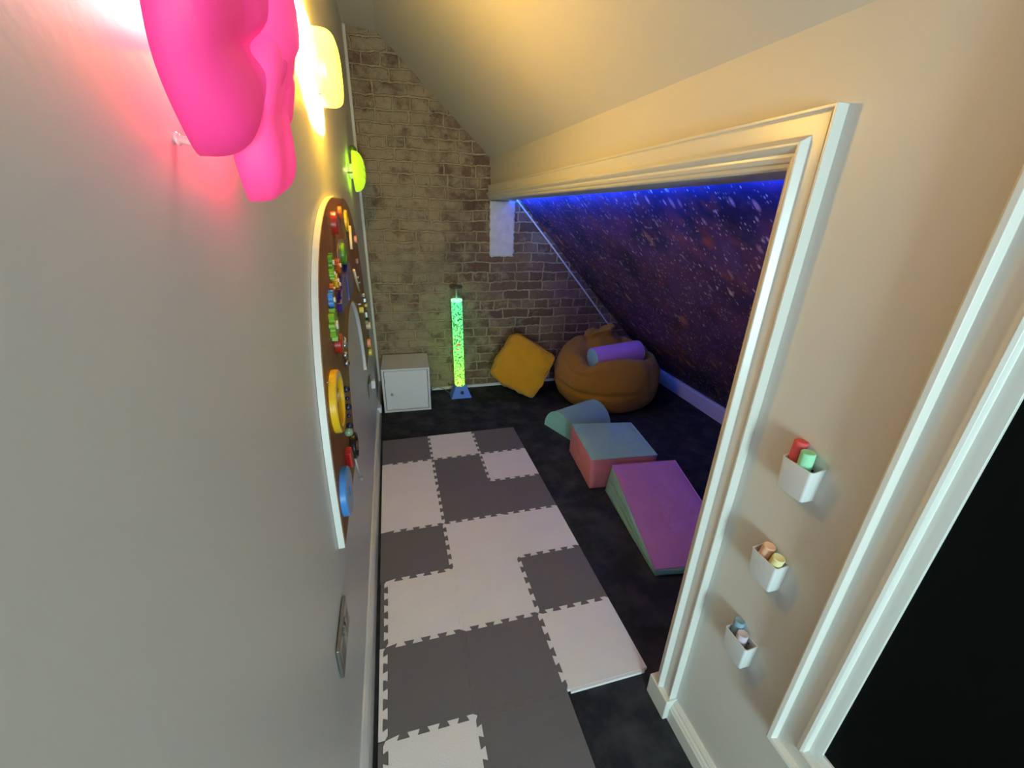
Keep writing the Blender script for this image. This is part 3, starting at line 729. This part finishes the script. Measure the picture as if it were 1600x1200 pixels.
# cream wands, latches and hinges along the far side
for (y0, z0, y1, z1, mt) in ((-.665, 1.385, -.70, 1.300, 'cream'), (-.70, 1.22, -.56, 1.11, 'cream')):
    bm = BM(); a = Vector(P3(.0, y0, z0)); b = Vector(P3(.0, y1, z1)); tube(bm, [a, a.lerp(b, .5), b], .0055, 8); obj('toy_rod', bm, G[mt], board, smooth=True)
for (y, z, mt, s) in ((-.24, 1.03, 'chrome', .018), (-.17, .99, 'silver', .020), (-.12, .95, 'lemon', .014), (-.16, .91, 'silver', .026), (-.20, .875, 'sage', .015), (-.13, .87, 'brown', .016), (-.50, 1.16, 'chrome', .010), (-.46, 1.13, 'chrome', .008), (-.55, 1.05, 'chrome', .010), (-.40, 1.22, 'brown', .022)):
    bm = BM(); c = P3(XF, y, z); box(bm, c[0]-.001, c[0]+.016, c[1]-s, c[1]+s*.9, c[2]-s*.6, c[2]+s*.6)
    obj('toy_latch', bm, G[mt], board, bevel=.004)
for (y, z, mt) in ((-1.31, 1.115, 'chrome'), (-1.27, 1.10, 'cream'), (-1.24, 1.075, 'silver'), (-1.26, 1.05, 'silver'), (-1.25, 1.02, 'silver')):
    bm = BM(); ball(bm, P3(XF+.006, y, z), .011, 12); obj('toy_bell', bm, G[mt], board, smooth=True)
# thin pale cord across the near leg
bm = BM(); tube(bm, [P3(-.010, -1.598, 1.10), P3(-.008, -1.53, 1.075), P3(-.009, -1.44, 1.04), P3(-.010, -1.36, .99), P3(-.010, -1.30, .95)], .0012, 6)
obj('cord', bm, pm('pale_cord', (.6, .55, .45), rough=.6), board)

# ---------------- sockets ----------------
STEEL = pm('brushed_nickel', (.33, .31, .29), rough=.32, metal=.85, bump=.03, bscale=200)
def socket(loc, lab, plug):
    s = thing('wall_socket', lab, 'socket', loc, group='double sockets on the left wall')
    obj('plate', box(BM(), 0, .008, -.073, .073, -.043, .043), STEEL, s, bevel=.002)
    for k in (-.036, .036):
        bm = BM(); box(bm, .0078, .0084, k-.022, k+.022, -.03, .018); obj('insert', bm, pm('socket_grey', (.12, .12, .12), rough=.4), s)
        for (a, b) in ((0, .008), (-.011, -.012), (.011, -.012)):
            pass
    for k in (-.014, .014):
        obj('rocker_switch', box(BM(), .008, .012, k-.006, k+.006, .018, .034), STEEL, s, bevel=.001)
    if plug: obj('plug', box(BM(), .008, .032, .018, .062, -.028, .022), PLASTIC_W, s, bevel=.005)
    return s
socket((-.028, -1.803, .552), 'brushed metal double socket low on the left wall near the camera', False)
socket((-.028, -.22, .508), 'brushed metal double socket with a white plug beyond the busy board', True)

# ---------------- chalk cups ----------------
def cup(zt, k):
    names = ['topmost white wall cup holding red and green chalks', 'middle white wall cup holding peach and yellow chalks', 'lowest white wall cup holding blue and lilac chalks']
    c = thing('wall_cup', names[k] + ' beside the door casing', 'chalk holder', (.9, -2.035, zt), group='white chalk cups on the right wall')
    ht, wd, dp = .070, .033, .033
    # tapered pocket: outer and inner shells
    def ring(z, w_, d_, n=6):
        P = [(0, w_)]
        rr = .0055
        for q in range(n+1):
            a = PI/2 - (PI/2)*q/n; P.append((-(d_-rr) - rr*math.cos(a), (w_-rr) + rr*math.sin(a)))
        for q in range(n+1):
            a = (PI/2)*q/n; P.append((-(d_-rr) - rr*math.cos(a), -(w_-rr) - rr*math.sin(a)))
        P.append((0, -w_)); return [(x, y, z) for x, y in P]
    bm = BM(); R = []
    for z, w_, d_ in ((-ht, wd*.88, dp*.86), (-ht+.003, wd*.91, dp*.90), (0, wd, dp), (0, wd-.002, dp-.002), (-ht+.005, wd*.91-.002, dp*.90-.002)):
        pts = ring(z, w_, d_)
        if z == 0: pts = [(x, y, z + (.004 if x > -.004 else 0)) for x, y, z in pts]
        R.append([bm.verts.new(p if w_ in (wd, wd*.88, wd*.91) else (min(p[0], -.002), p[1], p[2])) for p in pts])
    for A, B in zip(R, R[1:]):
        for i in range(len(A)): bm.faces.new((A[i], A[(i+1) % len(A)], B[(i+1) % len(A)], B[i]))
    bm.faces.new(R[0][::-1]); bm.faces.new(R[-1])
    obj('pocket', bm, PLASTIC_W, c, smooth=True).modifiers.new('e', 'EDGE_SPLIT').split_angle = .8
    bm = BM(); lathe(bm, [(0, 0), (.0022, 0), (.0022, .001), (0, .0014)], 10, MX((-.0025, -.012, -.012), (-1,0,0))); obj('screw', bm, G['black'], c)
def chalk(y, zt, x, rr, ln, tilt, col, lab):
    bm = BM(); e = .0015
    lathe(bm, [(0, 0), (rr*.92, 0), (rr, .003), (rr, ln-e), (rr-e, ln), (rr*.5, ln-.001), (0, ln-.001)], 28, Matrix())
    o = obj('chalk', bm, pm('chalk_' + lab.split()[0], col, rough=.8, spec=.2), smooth=True)
    o.modifiers.new('e', 'EDGE_SPLIT').split_angle = .7
    o.location = (x, y, zt); o.rotation_euler = tilt
    tag(o, lab, 'chalk', 'jumbo chalks in the wall cups')
for k, zt in enumerate((1.040, .803, .552)): cup(zt, k)
b1, b2, b3 = 1.040-.064, .803-.064, .552-.064
chalk(-2.014, b1, .8865, .0125, .100, (0, .04, 0), (.80, .12, .13), 'red chalk stick at the back of the topmost cup')
chalk(-2.040, b1+.002, .883, .0125, .090, (0, -.02, 0), (.36, .80, .52), 'mint green chalk stick in the topmost cup')
chalk(-2.014, b2+.004, .884, .012, .084, (.16, .0, 0), (.85, .52, .36), 'peach chalk stick leaning in the middle cup')
chalk(-2.040, b2+.004, .8835, .012, .080, (.20, -.03, 0), (.85, .76, .40), 'yellow chalk stick leaning in the middle cup')
chalk(-2.015, b3, .8865, .012, .092, (0, .04, 0), (.24, .38, .50), 'blue chalk stick at the back of the lowest cup')
chalk(-2.036, b3, .883, .012, .080, (.03, -.02, 0), (.62, .52, .62), 'lilac chalk stick in the lowest cup')

# ---------------- wall lamps ----------------
def glow(name, col, em, es, rough=.35, through=0.0, tint=None):
    m = pm(name, col, rough=rough, emis=em, es=es)
    if through:
        nt = m.node_tree; tr = nt.nodes.new('ShaderNodeBsdfTransparent'); tr.inputs[0].default_value = (*(tint or [.35*min(1, c) + .65 for c in em]), 1)
        mx = nt.nodes.new('ShaderNodeMixShader'); mx.inputs[0].default_value = through
        nt.links.new(nt.nodes['Principled BSDF'].outputs[0], mx.inputs[1]); nt.links.new(tr.outputs[0], mx.inputs[2])
        nt.links.new(mx.outputs[0], nt.nodes['Material Output'].inputs['Surface'])
    return m
# pink flower
fl = thing('flower_wall_lamp', 'large glowing pink flower-shaped lamp nearest on the left wall', 'wall lamp', (-.03, -1.970, 1.650), group='glowing wall lamps')
PK = glow('pink_shade', (.85, .05, .28), (.80, .035, .19), .30, rough=.6, through=.07)
PK2 = glow('pink_shade_inner', (.9, .08, .33), (1.0, .06, .25), .34, rough=.6, through=.07)
def petal(ang, mat, x0, x1, tilt, seed):
    """rounded cupped petal: open shell with its rim toward the wall, leaning over its neighbour"""
    bm = BM(); N, Mm = 56, 18; rings = []
    dy, dz = math.cos(ang), math.sin(ang); ty, tz = -dz, dy
    for j in range(Mm+1):
        a = (j/Mm)*PI/2; s_ = math.sin(a)**.55; xx = x0 + (x1-x0)*math.cos(a)**.6
        ring = []
        for i in range(N):
            if j == 0 and i: break
            th = 2*PI*i/N; c_, q_ = math.cos(th), math.sin(th); l = (abs(c_)**2.7 + abs(q_)**2.7)**(1/2.7)
            rad = .088 + .098*s_*c_/l*(.88 if c_ < 0 else .90); tan = .084*s_*q_/l*(.72 + .28*min(1, max(0, rad/.13)))
            x = xx + .034*max(0, -c_/l)*s_ + tilt*tan + .006*math.sin(tan*55 + seed)*s_*(.3 + math.cos(a)) - .15*tan**2
            x -= .016*math.exp(-((tan - .012*math.sin(rad*30))/.012)**2)*math.exp(-((rad-.07)/.05)**2)*math.cos(a)
            ring.append(bm.verts.new((x, dy*rad + ty*tan, dz*rad + tz*tan)))
        rings.append(ring)
    for A, B in zip(rings, rings[1:]):
        for i in range(N):
            j = (i+1) % N
            if len(A) == 1: bm.faces.new((A[0], B[i], B[j]))
            else: bm.faces.new((A[i], A[j], B[j], B[i]))
    o = obj('petal', bm, mat, fl, smooth=True)
    sd = o.modifiers.new('t', 'SOLIDIFY'); sd.thickness = .002; sd.offset = -1
    return o
for k in range(5):
    petal(math.radians(-76 + 72*k), PK if k % 2 == 0 and k else PK2, .030, .078, -.10, k*1.3)
bm = BM(); lathe(bm, [(.0, .108), (.03, .104), (.048, .092), (.052, .08)], 32, MX((0,0,0), (1,0,0)))
obj('flower_centre', bm, PK2, fl, smooth=True)
bm = BM(); lathe(bm, [(0, 0), (.045, 0), (.045, .008), (.02, .010), (.012, .014), (0, .014)], 28, MX((0,0,0), (1,0,0)))
obj('wall_mount', bm, PLASTIC_W, fl, smooth=True)
bm = BM(); tube(bm, [(.0, -.072, -.125), (.016, -.073, -.127), (.034, -.075, -.128)], .004, 8); ball(bm, (.003, -.072, -.125), .006, 12, sc3=(.5, 1, 1))
obj('spacer_peg', bm, pm('clear_pink_peg', (.8, .5, .5), rough=.2), fl, smooth=True)
p = point('pink_bulb', (.001, -1.97, 1.65), 1.25, (1, .52, .44), .03)
# yellow moon shade
yl = thing('moon_wall_lamp', 'glowing pale yellow rounded lamp in the middle of the left wall', 'wall lamp', (-.03, -1.01, 1.815), group='glowing wall lamps')
def dome(parent, name, ry, rz, x0, x1, mat, nexp=2.6, pw=.5, notch=0, skew=0):
    bm = BM(); N, Mm = 48, 14; rings = []
    for j in range(Mm+1):
        a = (j/Mm)*PI/2; s = math.sin(a)**pw; xx = x0 + (x1-x0)*math.cos(a)**pw
        if j == 0: rings.append([bm.verts.new((xx, 0, 0))]); continue
        ring = []
        for i in range(N):
            th = 2*PI*i/N; c_, s_ = math.cos(th), math.sin(th); l = (abs(c_)**nexp + abs(s_)**nexp)**(1/nexp)
            q = 1 - notch*math.exp(-((th - 0.3)/.5)**2)
            ring.append(bm.verts.new((xx, ry*s*c_/l*q + skew*rz*s*s_/l, rz*s*s_/l*q)))
        rings.append(ring)
    for A, B in zip(rings, rings[1:]):
        for i in range(N):
            j = (i+1) % N
            if len(A) == 1: bm.faces.new((A[0], B[i], B[j]))
            else: bm.faces.new((A[i], A[j], B[j], B[i]))
    o = obj(name, bm, mat, parent, smooth=True); sd = o.modifiers.new('t', 'SOLIDIFY'); sd.thickness = .002; sd.offset = -1; return o
dome(yl, 'shade', .120, .084, .022, .080, glow('yellow_shade', (.9, .8, .35), (1.0, .86, .20), .75, through=.32, tint=(1, .80, .14)), 3.2, .42)
bm = BM(); lathe(bm, [(0, 0), (.04, 0), (.04, .02), (.018, .026), (.018, .04), (0, .04)], 28, MX((0,0,0), (1,0,0))); obj('wall_mount', bm, PLASTIC_W, yl, smooth=True)
bm = BM(); tube(bm, [(.0, -.09, -.07), (.018, -.092, -.072), (.032, -.094, -.074)], .0035, 8); obj('spacer_peg', bm, PLASTIC_W, yl, smooth=True)
obj('cable_cover', box(BM(), 0, .009, -.012, .012, .09, .642), PLASTIC_W, yl, bevel=.002)
point('yellow_bulb', (.026, -1.01, 1.815), 100, (1, .92, .95), .02)
# green bug shade
gl = thing('leaf_wall_lamp', 'small glowing lime green ribbed lamp farthest along the left wall', 'wall lamp', (-.03, .035, 1.618), group='glowing wall lamps')
GR = glow('green_shade', (.45, .8, .04), (.50, .85, .02), .7)
sh = dome(gl, 'shade', .125, .098, .026, .082, GR, 2.1, .85)
bm = BM()
for k in (-.055, -.018, .02, .055):
    pts = []
    for q in range(9):
        s = q/8; y = -.02 - .085*s; z = k*.9 - .018 + .022*s
        rr_ = math.sqrt((y/.125)**2 + (z/.098)**2); 
        pts.append((.026 + .056*max(0, 1 - min(1, rr_)**2.1)**.5 + .0015, y, z))
    tube(bm, pts, .0014, 6)
obj('vein', bm, pm('dark_green_line', (.12, .25, .01), rough=.4), gl)
bm = BM(); ball(bm, (.030, -.02, .098), .020, 16); obj('head', bm, pm('dark_green_translucent', (.06, .12, .01), rough=.2), gl, smooth=True)
bm = BM(); lathe(bm, [(0, 0), (.035, 0), (.035, .02), (.015, .026), (.015, .035), (0, .035)], 28, MX((0,0,0), (1,0,0))); obj('wall_mount', bm, PLASTIC_W, gl, smooth=True)
bm = BM(); box(bm, .001, .03, -.100, -.092, -.016, -.008); obj('spacer_peg', bm, pm('peg_dark_green', (.05, .09, .01), rough=.3), gl)
point('green_bulb', (.004, .035, 1.618), .35, (.8, 1, .3), .015)
